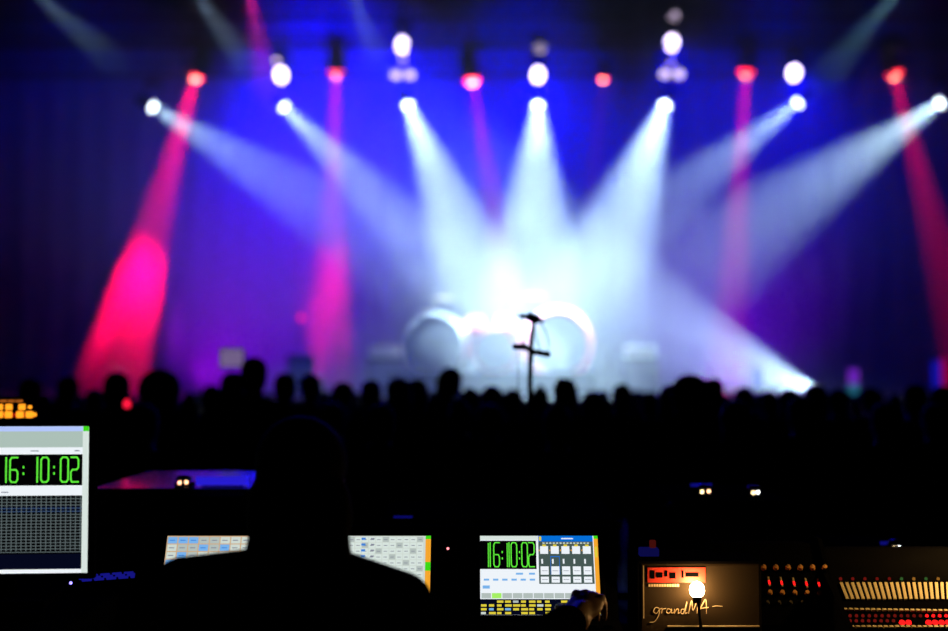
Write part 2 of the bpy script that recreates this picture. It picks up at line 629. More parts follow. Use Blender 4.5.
# ------------------------------------------------------------------ drum kit and stage set
def drumkit():
    t = thing('drum_kit', 'drum kit with pale round heads and pink shells in the white light', 'drum kit', (at(492, 372, 25.2).x, 26.2, SZ))
    RZ = 0.45
    def big(name, cx, R, hoop, head, yaw, z, rim=.05):
        c = Vector((cx, -0.5, z))
        n = Vector((math.sin(yaw), -math.cos(yaw), 0))
        s = MB().cone(c + n * .0, c - n * .42, R, R, 40)
        o = s.build(name, hoop, t, False)
        MB().cone(c + n * .012, c + n * .004, R * .95, R * .95, 40).build('drum_head', head, o)
        MB().torus(c + n * .01, R, R * rim, n).build('hoop', hoop, o, True)
    MB().box((0, .3, RZ / 2), (4.0, 2.4, RZ), bevel=.02).build('riser', M['black'], t)
    big('gong_drum', (at(434, 345, 25.7).x - t.location.x), .60, M['drumwhite'], M['drumwhite'], -.35, at(434, 345, 25.7).z - SZ)
    big('gong_drum', (at(558, 345, 25.7).x - t.location.x), .66, M['drumpink'], M['drumwhite'], .3, at(558, 345, 25.7).z - SZ, .10)
    big('bass_drum', (at(495, 350, 25.7).x - t.location.x), .42, M['drumpink'], M['drumwhite'], 0, RZ + .42)
    for x, z in ((-.32, 1.25), (.28, 1.25)):
        o = MB().cone((x, -.45, RZ + z - .45), (x, -.35, RZ + z - .2), .17, .17, 24).build('tom', M['drumpink'], t)
        MB().torus((x, -.35, RZ + z - .2), .17, .012, (0, .4, 1)).build('hoop', M['chrome'], o, True)
    for x, z, y in ((-.95, 1.45, -.2), (.85, 1.5, -.2), (-1.3, 1.2, .3), (1.25, 1.25, .3)):
        MB().cone((x, y, RZ), (x, y, RZ + z), .012, .012, 8).build('cymbal_stand', M['chrome'], t)
        MB().cone((x, y, RZ + z), (x, y, RZ + z + .035), .24, .03, 28).build('cymbal', M['brass'], t)
    MB().cone((0, .5, RZ), (0, .5, RZ + .5), .03, .03, 8).cone((0, .5, RZ + .5), (0, .5, RZ + .58), .17, .17, 20).build('stool', M['black'], t)


drumkit()


def amp(px, label, h=0.75, w_=0.7):
    p = at(px, 372, 27.2)
    t = thing('guitar_amplifier', label, 'amplifier', (p.x, 27.2, SZ), group='amplifiers on the stage')
    MB().box((0, 0, h / 2), (w_, .35, h), bevel=.02).build('cabinet', M['black'], t)
    MB().box((0, -.18, h / 2 - .02), (w_ * .88, .02, h * .85)).build('grille', M['cloth'], t)
    MB().box((0, 0, h + .12), (w_ * .9, .28, .24), bevel=.02).build('amp_head', M['drumwhite'], t)
    return t


amp(385, 'guitar amplifier cabinet on stage just left of the drums')
amp(640, 'guitar amplifier cabinet on stage right of the drums')

BAT1 = emis('tube_purple', (0.30, 0.03, 0.9), 0.55)
BAT2 = emis('tube_teal', (0.03, 0.25, 0.35), 0.55)
BAT3 = emis('tube_blue', (0.01, 0.01, 0.6), 0.6)


def glow_tube(px, py, Y, h, mats, label):  # glowing tube in place of a small coloured spot of unknown nature
    p = at(px, py, Y)
    t = thing('glowing_tube', label, 'stage light', (p.x, Y, SZ), group='dim glowing tubes at the side of the stage')
    MB().box((0, 0, .02), (.4, .3, .04), bevel=.005).build('base', M['blackmetal'], t)
    z0 = p.z - SZ
    MB().cone((0, 0, .03), (0, 0, z0 + h / 2 + .05), .02, .02, 8).build('pole', M['blackmetal'], t)
    n = len(mats)
    for i, m in enumerate(mats):
        MB().cone((0, -.03, z0 + h / 2 - h * i / n), (0, -.03, z0 + h / 2 - h * (i + 1) / n), .09, .09, 14).build('tube', m, t)


glow_tube(853, 384, 24.5, .55, [BAT1, BAT2], 'small dim glowing tube, purple above teal, at the right of the stage')
glow_tube(936, 374, 24.5, .5, [BAT3], 'small dim blue glowing tube near the right edge')
glow_tube(945, 372, 24.5, .5, [emis('tube_red', (.5, .0, .03), .5)], 'small dim red glowing tube at the right edge')
glow_tube(757, 378, 24.5, .35, [BAT3], 'small faint blue glowing tube in front of the white floor beam')

# little red indicator on stage
t = thing('red_indicator_lamp', 'tiny red lamp on a dark box on stage left of the drums', 'lamp', (at(301, 318, 26.5).x, 26.5, SZ))
MB().box((0, 0, .4), (.5, .4, .8), bevel=.02).build('speaker_box', M['black'], t)
MB().cone((0, 0, .8), (0, 0, at(301, 318, 26.5).z - SZ - .06), .012, .012, 8).build('pole', M['blackmetal'], t)
MB().ball((0, 0, at(301, 318, 26.5).z - SZ), .06).build('bulb', emis('red_indicator', (1, .0, .06), 2.0), t, True)

# ------------------------------------------------------------------ people


def remeshed(mb, voxel, smooth=4, name='body'):
    o = bpy.data.objects.new('tmp', mb.mesh('tmp', M['skin']))
    COL.objects.link(o)
    r = o.modifiers.new('r', 'REMESH')
    r.mode = 'VOXEL'
    r.voxel_size = voxel
    s = o.modifiers.new('s', 'SMOOTH')
    s.iterations = smooth
    s.factor = 0.5
    dg = bpy.context.evaluated_depsgraph_get()
    dg.update()
    me = bpy.data.meshes.new_from_object(o.evaluated_get(dg))
    me.name = name
    bpy.data.objects.remove(o)
    for p in me.polygons:
        p.use_smooth = True
    return me


def limb(mb, a, b, r1, r2, grow=0.0):
    a, b = Vector(a), Vector(b)
    mb.cone(a, b, r1 + grow, r2 + grow, 14)
    mb.ball(a, r1 + grow, u=14, v=10)
    mb.ball(b, r2 + grow, u=14, v=10)


def head_shapes(mb, c, yaw=0.0, s=1.0):
    """head facing +Y turned by yaw"""
    R = Matrix.Rotation(yaw, 4, 'Z')
    c = Vector(c)
    def P(x, y, z):
        return c + R @ Vector((x * s, y * s, z * s))
    mb.ball(P(0, -.012, .03), (.076 * s, .094 * s, .088 * s), rot=R)
    mb.ball(P(0, .022, -.03), (.060 * s, .070 * s, .085 * s), rot=R)
    mb.ball(P(0, .055, -.085), (.032 * s, .028 * s, .025 * s), rot=R)      # chin
    mb.ball(P(0, .092, -.012), (.013 * s, .02 * s, .025 * s), rot=R)       # nose
    mb.ball(P(0, .083, .022), (.045 * s, .014 * s, .012 * s), rot=R)       # brow
    mb.ball(P(0, .084, -.052), (.024 * s, .010 * s, .010 * s), rot=R)      # lips
    for sx in (-1, 1):
        mb.ball(P(sx * .078, -.005, -.008), (.010 * s, .020 * s, .032 * s), rot=R)   # ear


def figure_meshes(key, voxel, H=1.72, arms='down', hair='short', hips=.15, sh=.19, yaw=0.0, armpts=None, extra=None, joints=None):
    k = H / 1.72
    b, sh_, tr, hr = MB(), MB(), MB(), MB()
    hc = Vector((0, .02, 1.60))
    head_shapes(b, hc, yaw)
    limb(b, (0, -.005, 1.40), (0, .0, 1.53), .060, .055)
    def torso(m, g):
        m.ball((0, 0, 1.28), (sh * .93 + g, .115 + g, .17 + g))
        m.ball((0, 0, 1.10), (.15 + g, .10 + g, .2 + g))
        m.ball((0, -.01, .94), (hips + .02 + g, .115 + g, .14 + g))
        for s in (-1, 1):
            J = joints[(s + 1) // 2] if joints else (s * sh, 0, 1.385)
            limb(m, (s * .05, -.01, 1.43 if not joints else 1.408), J, .055, .062, g)
    torso(b, 0)
    torso(sh_, .014)
    A = armpts or {
        'down': [((-sh, 0, 1.38), (-sh - .05, -.02, 1.09), (-sh - .04, .08, .84)), ((sh, 0, 1.38), (sh + .05, -.02, 1.09), (sh + .04, .08, .84))],
        'up': [((-sh, 0, 1.38), (-sh - .13, .12, 1.56), (-sh - .07, .2, 1.80)), ((sh, 0, 1.38), (sh + .05, -.02, 1.09), (sh + .04, .08, .84))],
        'fold': [((-sh, 0, 1.38), (-sh - .05, .02, 1.10), (.05, .22, 1.16)), ((sh, 0, 1.38), (sh + .05, .02, 1.10), (-.05, .24, 1.12))],
    }[arms]
    for a, e, w in A:
        limb(b, a, e, .047, .040)
        limb(b, e, w, .040, .027)
        limb(sh_, a, e, .047, .042, .014)
        m_ = Vector(e).lerp(Vector(w), .85)
        limb(sh_, e, m_, .042, .030, .014)
        d = (Vector(w) - Vector(e)).normalized()
        q = d.to_track_quat('Z', 'Y').to_matrix().to_4x4()
        if voxel >= .02:
            b.ball(Vector(w) + d * .055, (.022, .042, .05), rot=q)
            for f, ln in ((-.03, .06), (-.01, .072), (.01, .068), (.03, .055)):
                p0 = Vector(w) + d * .085 + q @ Vector((0, f, 0))
                limb(b, p0, p0 + d * ln, .0085, .0075)
            p0 = Vector(w) + d * .03 + q @ Vector((0, .035, 0))
            limb(b, p0, p0 + d * .045 + q @ Vector((0, .028, 0)), .011, .009)
    if extra:
        extra(b)
    for s in (-1, 1):
        hip, kn, an = (s * .09, 0, .90), (s * .10, .015, .49), (s * .105, -.01, .09)
        for m, g in ((b, 0), (tr, .014)):
            limb(m, hip, kn, .082, .057, g)
            limb(m, kn, an, .055, .038, g + (.012 if g else 0))
        b.ball((s * .105, .055, .045), (.045, .13, .045))
    tr.ball((0, -.01, .93), (hips + .035, .13, .12))
    R = Matrix.Rotation(yaw, 4, 'Z')
    def P(x, y, z):
        return hc + R @ Vector((x, y, z))
    if hair == 'short':
        hr.ball(P(0, -.022, .040), (.086, .098, .092), rot=R)
        hr.ball(P(0, -.052, -.02), (.076, .060, .075), rot=R)
    elif hair == 'long':
        hr.ball(P(0, -.020, .040), (.092, .102, .096), rot=R)
        hr.ball(P(0, -.055, -.06), (.096, .058, .14), rot=R)
        hr.ball(P(0, -.065, -.15), (.090, .040, .12), rot=R)
    elif hair == 'operator':
        hr.ball(P(0, -.020, .040), (.094, .102, .096), rot=R)
        hr.ball(P(0, -.050, -.06), (.108, .062, .13), rot=R)
        hr.ball(P(0, -.055, -.14), (.108, .045, .10), rot=R)
    elif hair == 'bun':
        hr.ball(P(0, -.020, .040), (.088, .100, .094), rot=R)
        hr.ball(P(0, -.06, .13), (.04, .04, .038), rot=R)
    elif hair == 'cap':
        hr.ball(P(0, -.012, .055), (.090, .105, .082), rot=R)
        hr.ball(P(0, .09, .045), (.065, .07, .012), rot=R)
    elif hair == 'big':
        hr.ball(P(0, -.03, .035), (.125, .125, .12), rot=R)
        hr.ball(P(0, -.06, -.06), (.105, .07, .11), rot=R)
    out = {}
    for nm, mb, mt, vx in (('body', b, M['darkskin'], voxel), ('shirt', sh_, M['shirt'], voxel * 1.2), ('trousers', tr, M['denim'], voxel * 1.2), ('hair' if hair != 'cap' else 'cap', hr, M['hair'] if hair != 'cap' else M['navy'], voxel)):
        me = remeshed(mb, vx, 3, key + '_' + nm)
        me.materials.clear()
        me.materials.append(mt)
        out[nm] = me
    return out


V = {}
for key, kw in (('short', dict(hair='short')), ('long', dict(hair='long', sh=.165, hips=.16)), ('bun', dict(hair='bun', sh=.165)),
                ('cap', dict(hair='cap', arms='fold')), ('big', dict(hair='big')), ('raised', dict(hair='short', arms='up')), ('turned', dict(hair='short', yaw=1.2, arms='fold'))):
    V[key] = figure_meshes(key, .022, **kw)


def person(key, x, y, H, label, group, rz=0.0):
    t = thing('person', label, 'person', (x, y, 0), (0, 0, rz), group)
    s = H / 1.72
    t.scale = (s, s, s)
    for nm, me in V[key].items():
        link(nm, me, t)
    return t


random.seed(11)
FRONT = [
    # px, top py, Y, kind, label
    (31, 377, 8.8, 'short', 'dark concertgoer, head at the far left of the skyline'),
    (68, 375, 9.0, 'short', 'dark concertgoer, head just left of the pink smoke'),
    (95, 388, 9.6, 'short', 'lower dark concertgoer in the dip left of the pink smoke'),
    (117, 371, 8.2, 'short', 'dark concertgoer with a round head against the pink smoke, left of a pair'),
    (160, 368, 7.6, 'big', 'dark concertgoer with full round hair at the right edge of the pink smoke'),
    (190, 391, 9.4, 'bun', 'short dark concertgoer in the low purple gap of the skyline'),
    (212, 384, 9.2, 'short', 'dark concertgoer just left of the pale held-up screen'),
    (233, 371, 9.0, 'long', 'dark concertgoer directly below the pale held-up screen'),
    (254, 356, 8.4, 'short', 'tall dark concertgoer right of the pale screen'),
    (285, 372, 8.6, 'short', 'dark concertgoer left of the teal cap in the crowd'),
    (310, 373, 9.8, 'cap', 'concertgoer in a teal-lit cap left of centre'),
    (343, 381, 9.2, 'short', 'dark concertgoer, left of two small heads against the pale violet haze'),
    (371, 379, 9.2, 'short', 'dark concertgoer, right of two small heads against the pale violet haze'),
    (399, 376, 8.8, 'long', 'dark concertgoer against the left of the white glow'),
    (417, 378, 9.1, 'short', 'dark concertgoer just left of the head in front of the drums'),
    (447, 366, 9.6, 'turned', 'concertgoer turned sideways with a light patch on the face before the drums'),
    (470, 387, 9.4, 'long', 'low dark concertgoer right of the side-turned one'),
    (492, 385, 9.0, 'short', 'low dark concertgoer left of the crossbar stand'),
    (513, 388, 9.3, 'short', 'low dark concertgoer directly behind the crossbar stand'),
    (540, 384, 9.0, 'bun', 'dark concertgoer just right of the crossbar stand'),
    (565, 377, 8.6, 'short', 'dark concertgoer in front of the pink drum rim'),
    (593, 390, 9.4, 'long', 'low dark concertgoer right of the pink drum'),
    (622, 383, 8.4, 'short', 'dark concertgoer against pale blue haze right of the drums'),
    (650, 391, 9.3, 'short', 'low dark concertgoer left of the wide dark hump'),
    (672, 383, 8.6, 'long', 'dark concertgoer at the left shoulder of the wide dark hump'),
    (690, 373, 7.8, 'big', 'dark concertgoer with bushy hair topping the wide dark hump'),
    (713, 377, 9.4, 'short', 'dark concertgoer at the right end of the wide dark hump'),
    (744, 386, 9.4, 'short', 'small dark concertgoer in front of the white floor beam'),
    (769, 390, 9.2, 'short', 'dark concertgoer below the bright floor beam, left one'),
    (790, 388, 9.2, 'long', 'dark concertgoer below the bright floor beam, right one'),
    (816, 384, 8.6, 'short', 'dark concertgoer just right of the floor beam lamp'),
    (838, 388, 9.3, 'short', 'dark concertgoer left of the purple and teal glowing tube'),
    (870, 386, 8.8, 'short', 'dark concertgoer right of the purple and teal glowing tube'),
    (894, 392, 9.4, 'bun', 'low dark concertgoer in the dark at right'),
    (915, 383, 8.4, 'short', 'dark concertgoer left of the blue glowing tube'),
    (942, 385, 8.8, 'long', 'dark concertgoer at the right edge of the skyline'),
]
occ = []
HT = {'short': 1.732, 'long': 1.736, 'bun': 1.77, 'cap': 1.737, 'big': 1.755, 'raised': 1.732, 'turned': 1.732}
for px, py, Y, key, lab in FRONT:
    for _ in range(6):
        q = at(px, py, Y)
        if all((q.x - a) ** 2 + (q.y - b) ** 2 > .27 for a, b in occ):
            break
        Y += .3
    p = at(px, py, Y)
    H = 1.72 * p.z / HT[key]
    x, y = p.x, Y
    person(key, x, y, H, lab, 'crowd heads along the skyline', random.uniform(-.15, .15))
    occ.append((x, y))
n = 0
for row in range(16):
    Y = 6.6 + row * .85
    half = .36 * Y + .6
    x = -half + random.uniform(0, .5)
    while x < half:
        yy = Y + random.uniform(-.2, .2)
        if all((x - a) ** 2 + (yy - b) ** 2 > .36 for a, b in occ) and n < 135:
            key = random.choice(['short', 'short', 'long', 'bun', 'short'])
            lim = at(474, 392 if yy < 12 else 389, yy).z
            H = min(random.uniform(1.60, 1.76), lim / HT[key] * 1.72 - random.uniform(0, .06))
            person(key, x, yy, H, 'dark concertgoer seen from behind inside the unlit crowd below the skyline of heads', 'concertgoers inside the dark crowd', random.uniform(-.2, .2))
            occ.append((x, yy))
            n += 1
        x += random.uniform(.75, 1.15) * (1 + max(0, Y - 9) * .06)

# pale screen held up
p = at(232, 358, 8.9)
t = thing('tablet', 'pale glowing tablet held up above the crowd at left', 'tablet', p)
MB().box((0, 0, 0), (.17, .012, .135), bevel=.004).build('shell', M['plastic'], t)
MB().box((0, -.0075, 0), (.155, .003, .12)).build('screen', emis('pale_screen', (.20, .14, .30), .8), t)
# red phone lamp deep in the crowd
p = at(127, 404, 7.3)
t = thing('red_lamp_stand', 'small red glowing lamp in the dark crowd at left', 'lamp', (p.x, p.y, 0))
MB().cone((0, 0, 0), (0, 0, p.z - .02), .010, .010, 12).build('pole', M['plastic'], t)
MB().ball((0, 0, p.z), (.018, .018, .024)).build('bulb', emis('red_torch_glow', (1, .01, .05), 1.6), t, True)

# ------------------------------------------------------------------ crossbar stand (measurement microphone stand) at the front-of-house fence
Y = 5.2
b = at(530, 400, Y)
t = thing('microphone_stand', 'black stand with a crossbar and a small device on top, cables hanging, before the drums', 'stand', (b.x, Y, 0))
def L(px, py, dy=0):
    q = at(px, py, Y)
    return (q.x - b.x, dy, q.z)
MB().tube([(0, 0, .03), L(530, 385), L(531, 350)], .0085 * 1.25, 10).build('pole', M['blackmetal'], t)
for a in (0, 2.09, 4.19):
    MB().tube([(0, 0, .35), (.35 * math.cos(a), .35 * math.sin(a), .015)], .010, 8).build('leg', M['blackmetal'], t)
MB().tube([L(531, 352), L(533, 322)], .0085, 8).build('upper_pole', M['blackmetal'], t)
m = MB().tube([L(514, 346.5), L(526, 347.5), L(534, 352), L(549, 354.5)], .0115, 10)
m.ball(L(515, 346.5), (.012, .012, .012)).ball(L(523, 345.5), (.014, .012, .010)).ball(L(548, 354.5), (.011, .011, .013))
m.build('crossbar', M['blackmetal'], t, True)
m = MB().box(L(533, 318), (.05, .05, .034), (0, .35, 0), bevel=.006).box(L(531, 316), (.03, .03, .02), (0, .1, 0), bevel=.004)
m.tube([L(520, 316), L(534, 317), L(543, 322)], .0085, 8)
m.ball(L(523.5, 316), (.009, .009, .011))
d = m.build('top_device', M['blackmetal'], t)
MB().tube([L(514, 316), L(524, 316)], .003, 6).build('antenna', M['blackmetal'], d)
for pts in ([L(541, 323), L(546, 332), L(549, 343), L(548, 353)], [L(523.5, 317), L(523, 330), L(523.5, 345)], [L(518, 347), L(518, 385), L(518, 420)], [L(534, 326), L(537, 340), L(540, 350)]):
    MB().tube(pts, .0024, 6).build('cable', M['plastic'], t)

# low crowd fence
t = thing('crowd_fence', 'low black metal fence between the crowd and the mixing position, hidden in darkness', 'fence', (0, 5.75, 0))
for z in (.12, .78):
    MB().cone((-3.2, 0, z), (3.2, 0, z), .02, .02, 8).build('rail', M['blackmetal'], t)
for i in range(9):
    MB().cone((-3.2 + .8 * i, 0, 0), (-3.2 + .8 * i, 0, .8), .02, .02, 8).build('post', M['blackmetal'], t)

# ------------------------------------------------------------------ screens


class UI:
    """flat picture on a screen: u to the right, v up, both 0..1; faces -Y"""

    def __init__(self, w_, h):
        self.mb = MB()
        self.w, self.h = w_, h

    def rect(self, u0, v0, u1, v1, m, layer=0):
        y = -0.0003 * layer
        X = lambda u: (u - .5) * self.w
        Z = lambda v: (v - .5) * self.h
        self.mb.quad([(X(u0), y, Z(v0)), (X(u1), y, Z(v0)), (X(u1), y, Z(v1)), (X(u0), y, Z(v1))], m)

    def stroke(self, pts, wid, m, layer=3):
        y = -0.0003 * layer
        for (a, b) in zip(pts, pts[1:]):
            A = Vector(((a[0] - .5) * self.w, 0, (a[1] - .5) * self.h))
            B = Vector(((b[0] - .5) * self.w, 0, (b[1] - .5) * self.h))
            d = (B - A).normalized()
            n = Vector((-d.z, 0, d.x)) * wid / 2
            A, B = A - d * wid * .35, B + d * wid * .35
            self.mb.quad([A - n + Vector((0, y, 0)), B - n + Vector((0, y, 0)), B + n + Vector((0, y, 0)), A + n + Vector((0, y, 0))], m)

    def digit(self, ch, u, v, w_, h, wid, m, double=False):
        c = .22
        ck = c * .45
        D = {
            '0': [[(c, 0), (1 - c, 0), (1, ck), (1, .48)], [(1, .52), (1, 1 - ck), (1 - c, 1), (c, 1), (0, 1 - ck), (0, .52)], [(0, .48), (0, ck), (c, 0)]],
            '1': [[(.62, 0), (.62, .48)], [(.62, .52), (.62, 1)]],
            '2': [[(0, 1), (1 - c, 1), (1, 1 - ck), (1, .5 + ck), (1 - c, .5), (c, .5), (0, .5 - ck), (0, ck), (c * .6, 0), (1, 0)]],
            '6': [[(1, 1), (c, 1), (0, 1 - ck), (0, .52)], [(0, .48), (0, ck), (c, 0), (1 - c, 0), (1, ck), (1, .5 - ck), (1 - c, .5), (c, .5)]],
            ':': [[(.5, .32), (.5, .37)], [(.5, .58), (.5, .63)]],
        }
        for p in D[ch]:
            self.stroke([(u + a * w_, v + b * h) for a, b in p], wid, m)
        if ch == '1' and double:
            self.stroke([(u + .3 * w_, v), (u + .3 * w_, v + h * .97)], wid * .8, m)


E = lambda n, r, g, b, s=1.0: emis(n, srgb(r, g, b), s)
UIW = E('ui_white', 238, 244, 250)
UIT = E('ui_title', 178, 198, 252)
UIG = E('ui_grey_green', 172, 192, 184)
UIP = E('ui_pale', 215, 228, 222)
UIK = E('ui_black', 2, 2, 3)
UIN = E('ui_navy', 5, 8, 28)
UID = E('ui_green_digit', 95, 235, 60)
UIGR = E('ui_bright_green', 60, 215, 20)
UIL = E('ui_grid_line', 92, 104, 106)
UIL2 = E('ui_grid_blue', 60, 85, 125)
UITX = E('ui_grey_text', 130, 135, 150)
UIB = E('ui_blue', 5, 110, 215)
UIBC = E('ui_blue_cell', 120, 178, 235)
UIBD = E('ui_blue_dark', 60, 130, 220)
UIS = E('ui_slate', 70, 88, 84)
UIO = E('ui_orange', 245, 165, 45)
UIY = E('ui_yellow', 225, 205, 60)
UIC = E('ui_cell', 205, 216, 208)
UIC2 = E('ui_cell_dim', 178, 190, 186)
UIE = E('ui_edge_orange', 205, 170, 130)
UILG = E('ui_lime', 165, 240, 100)

# big monitor on the left
MY = 3.05
mc = at(86.3, 500, MY)
MW, MH = .405, .338
t = thing('monitor', 'large monitor at left edge showing a green digital clock over a dark grid', 'monitor', (mc.x - MW / 2 + .0, MY, at(40, 500, MY).z), (0, 0, 0.08))
MB().box((0, .018, 0), (MW + .03, .03, MH + .03), bevel=.004).build('bezel', M['plastic'], t)
stz = at(40, 500, MY).z - 1.212
MB().box((0, .05, -MH / 2 - .01), (.06, .03, .22)).build('neck', M['plastic'], t)
MB().box((0, .03, -stz + .011), (.24, .18, .018), bevel=.005).build('foot', M['plastic'], t)
u = UI(MW, MH)
P2U = lambda px: 1 - (87 - px) / (87 / .4975)        # picture columns on this screen
P2V = lambda py: 1 - (py - 427) / 146.0
ue = P2U(81)
u.rect(0, 0, 1, 1, UIW, 0)
u.rect(0, P2V(432), ue + .02, 1, UIT, 1)
u.rect(0, P2V(448), ue, P2V(432), UIG, 1)
u.rect(P2U(30), P2V(452), P2U(38), P2V(451), UITX, 2)
u.rect(P2U(73), P2V(452), P2U(78), P2V(451), UITX, 2)
u.rect(P2U(2), P2V(493), P2U(9), P2V(492), UITX, 2)
u.rect(0, P2V(486), ue, P2V(455), UIK, 1)
for ch, px in zip('16:10:02', (1.9, 10.3, 20.3, 32.3, 40.5, 50.2, 59.7, 69.7)):
    u.digit(ch, P2U(px), P2V(482.5), (.042 if ch != ':' else .035), P2V(458) - P2V(482.5), .0038, UID)
u.rect(0, P2V(569), ue, P2V(496), UIK, 1)
u.rect(0, P2V(569), ue, P2V(554), UIN, 2)
u.rect(0, P2V(511), ue, P2V(506.5), UIN, 2)
k = 0
px = -84
while px < 80:
    u.rect(P2U(px), P2V(551), P2U(px + .8), P2V(496), UIL, 3)
    px += 4.8
for j in range(18):
    py = 499 + j * 3.1
    u.rect(0, P2V(py + .7), ue, P2V(py), UIL if j not in (3, 4) else UIL2, 3)
u.rect(ue, 0, 1, 1, UIP, 2)
u.rect(ue + .002, P2V(432), 1, 1, UIGR, 3)
o = u.mb.build('screen', None, t)
o.location = (0, .0015, 0)

# shelf case under the monitor
t = thing('equipment_case', 'low black equipment case carrying the left monitor and small keypad', 'case', (-1.29, 3.3, 0))
MB().box((0, 0, .6), (.78, .9, 1.18), bevel=.01).build('body', M['black'], t)
for sx in (-.385, .385):
    for sy in (-.445, .445):
        MB().cone((sx, sy, .02), (sx, sy, 1.18), .012, .012, 8).build('corner_edge', M['alu'], t)
for sy in (-1, 1):
    MB().box((0, sy * .452, .8), (.16, .01, .1), bevel=.003).build('handle', M['alu'], t)

# small keypad; the key emission imitates blue reflected light
kp = at(112, 571, 3.45)
t = thing('keypad', 'small black keypad with keys made to glow like blue reflections beside the left monitor foot', 'keyboard', (kp.x - .01, 3.45, 1.195), (0, 0, .5))
MB().box((0, 0, .012), (.17, .11, .018), rot=(.05, 0, 0), bevel=.003).build('base', M['plastic'], t)
bk = emis('blue_key_sheen', (0.01, 0.01, .30), .7)
for i in range(5):
    for j in range(3):
        MB().box((-.062 + i * .031, -.034 + j * .034, .024), (.024, .010, .006), bevel=.001).build('key', bk, t)
MB().ball((-.105, -.05, .022), .004).build('indicator', emis('blue_led', (.25, .2, 1), 3), t)

# tall rack with the amber lit box far left
t = thing('equipment_rack', 'tall black rack behind the left monitor, its top just below the amber lit box', 'rack', (-1.66, 4.35, 0))
MB().box((0, 0, .80), (.56, .5, 1.58), bevel=.01).build('body', M['black'], t)
for i in range(6):
    MB().box((0, -.255, .25 + i * .22), (.48, .02, .18), bevel=.004).build('rack_unit', M['plastic'], t)
ap = at(10, 410, 4.1)
t = thing('amber_light_box', 'small trapezoid box with rows of glowing amber lights above the left monitor', 'light box', (ap.x, 4.2, 1.592))
zt, zb = at(10, 399, 4.1).z - 1.592, at(10, 419, 4.1).z - 1.592
zb = max(zb, .005)
xr = at(38, 418, 4.1).x - ap.x
xt = at(31, 400, 4.1).x - ap.x
mb = MB()
pts = [(-xr, zb), (xr, zb), (xt, zt + .004), (-xt, zt + .004)]
f = [mb.bm.verts.new((x, -.1, z)) for x, z in pts]
g = [mb.bm.verts.new((x, .05, z)) for x, z in pts]
mb.bm.faces.new(f[::-1])
mb.bm.faces.new(g)
for i in range(4):
    mb.bm.faces.new((f[i], f[(i + 1) % 4], g[(i + 1) % 4], g[i]))
mb.build('housing', M['plastic'], t)
amb = emis('amber_glow', (1.0, .32, .015), 1.5)
ambd = emis('amber_dim', (.35, .09, .01), 1.0)
redg = emis('red_glow', (.35, .008, .004), 1.0)
for row, (py, xs, r, m) in enumerate(((401, (-4, 4, 12, 20), .010, ambd), (407, (0.0, 9.5, 22.5, 30.5), .0098, amb), (414.5, (0, 9, 20.5, 30, 35), .0108, amb))):
    for px in xs:
        q = at(px, py, 4.1)
        rr = r * (.55 if px in (30.5, 35) else 1)
        MB().box((q.x - ap.x, -.105, q.z - 1.592), (rr * 2, .012, rr * (1.9 if row else .8)), bevel=.003).build('amber_lamp', m, t)
q1, q2 = at(-3, 415, 4.1), at(35, 415, 4.1)
MB().box(((q1.x + q2.x) / 2 - ap.x, -.1005, q1.z - 1.592), (q2.x - q1.x, .004, .012)).build('red_strip', redg, t)


# ------------------------------------------------------------------ flight cases in front of the desk
def flight_case(px0, px1, pytop, Y, depth, label, lidmat):
    a, b = at(px0, pytop, Y), at(px1, pytop, Y)
    w_ = b.x - a.x
    H = a.z
    t = thing('flight_case', label, 'case', ((a.x + b.x) / 2, Y + depth / 2, 0), group='flight cases in front of the mixing desks')
    MB().box((0, 0, (H - .03) / 2 + .01), (w_, depth, H - .05), bevel=.008).build('body', M['black'], t)
    MB().box((0, 0, H - .015), (w_ + .004, depth + .004, .028), bevel=.003).build('lid', lidmat, t)
    for sx in (-1, 1):
        for sy in (-1, 1):
            MB().ball((sx * w_ / 2, sy * depth / 2, H - .02), .016, u=10, v=6).build('corner', M['blackmetal'], t)
    MB().box((0, -depth / 2 - .006, H - .2), (.12, .012, .08), bevel=.004).build('latch', M['blackmetal'], t)
    return t, H


flight_case(92, 249, 488, 4.3, .75, 'black flight case with shiny lid reflecting magenta and blue stage light', M['gloss'])
flight_case(382, 618, 519, 4.2, .6, 'wide dark flight case behind the touch screens at the centre', M['black'])
flight_case(672, 790, 500, 4.3, .6, 'black flight case carrying two twin-bulb lamps right of centre', M['black'])
flight_case(862, 925, 555, 4.1, .5, 'low dark flight case with one twin-bulb lamp at right', M['black'])


def twin_lamp(px, py, Y, gap, cols, label, bar):
    p = at(px, py, Y)
    bz = {0: 0}
    t = thing('twin_bulb_lamp', label, 'lamp', (p.x, Y, 0), group='small twin bulb lamps on the flight cases')
    t.location.z = bar
    h = p.z - bar
    MB().box((0, .02, .006), (.06, .05, .012), bevel=.003).build('base', M['plastic'], t)
    MB().tube([(0, .03, .01), (0, .045, h * .6), (0, .02, h + .014)], .004, 8).build('neck', M['plastic'], t)
    MB().ball((0, .006, h + .010), (.026, .018, .013)).build('hood', M['gloss'], t, True)
    for i, c in enumerate(cols):
        MB().ball(((i - .5) * gap, -.008, h - (.002 if i == 0 else 0)), .0052, u=10, v=8).build('bulb', c, t, True)


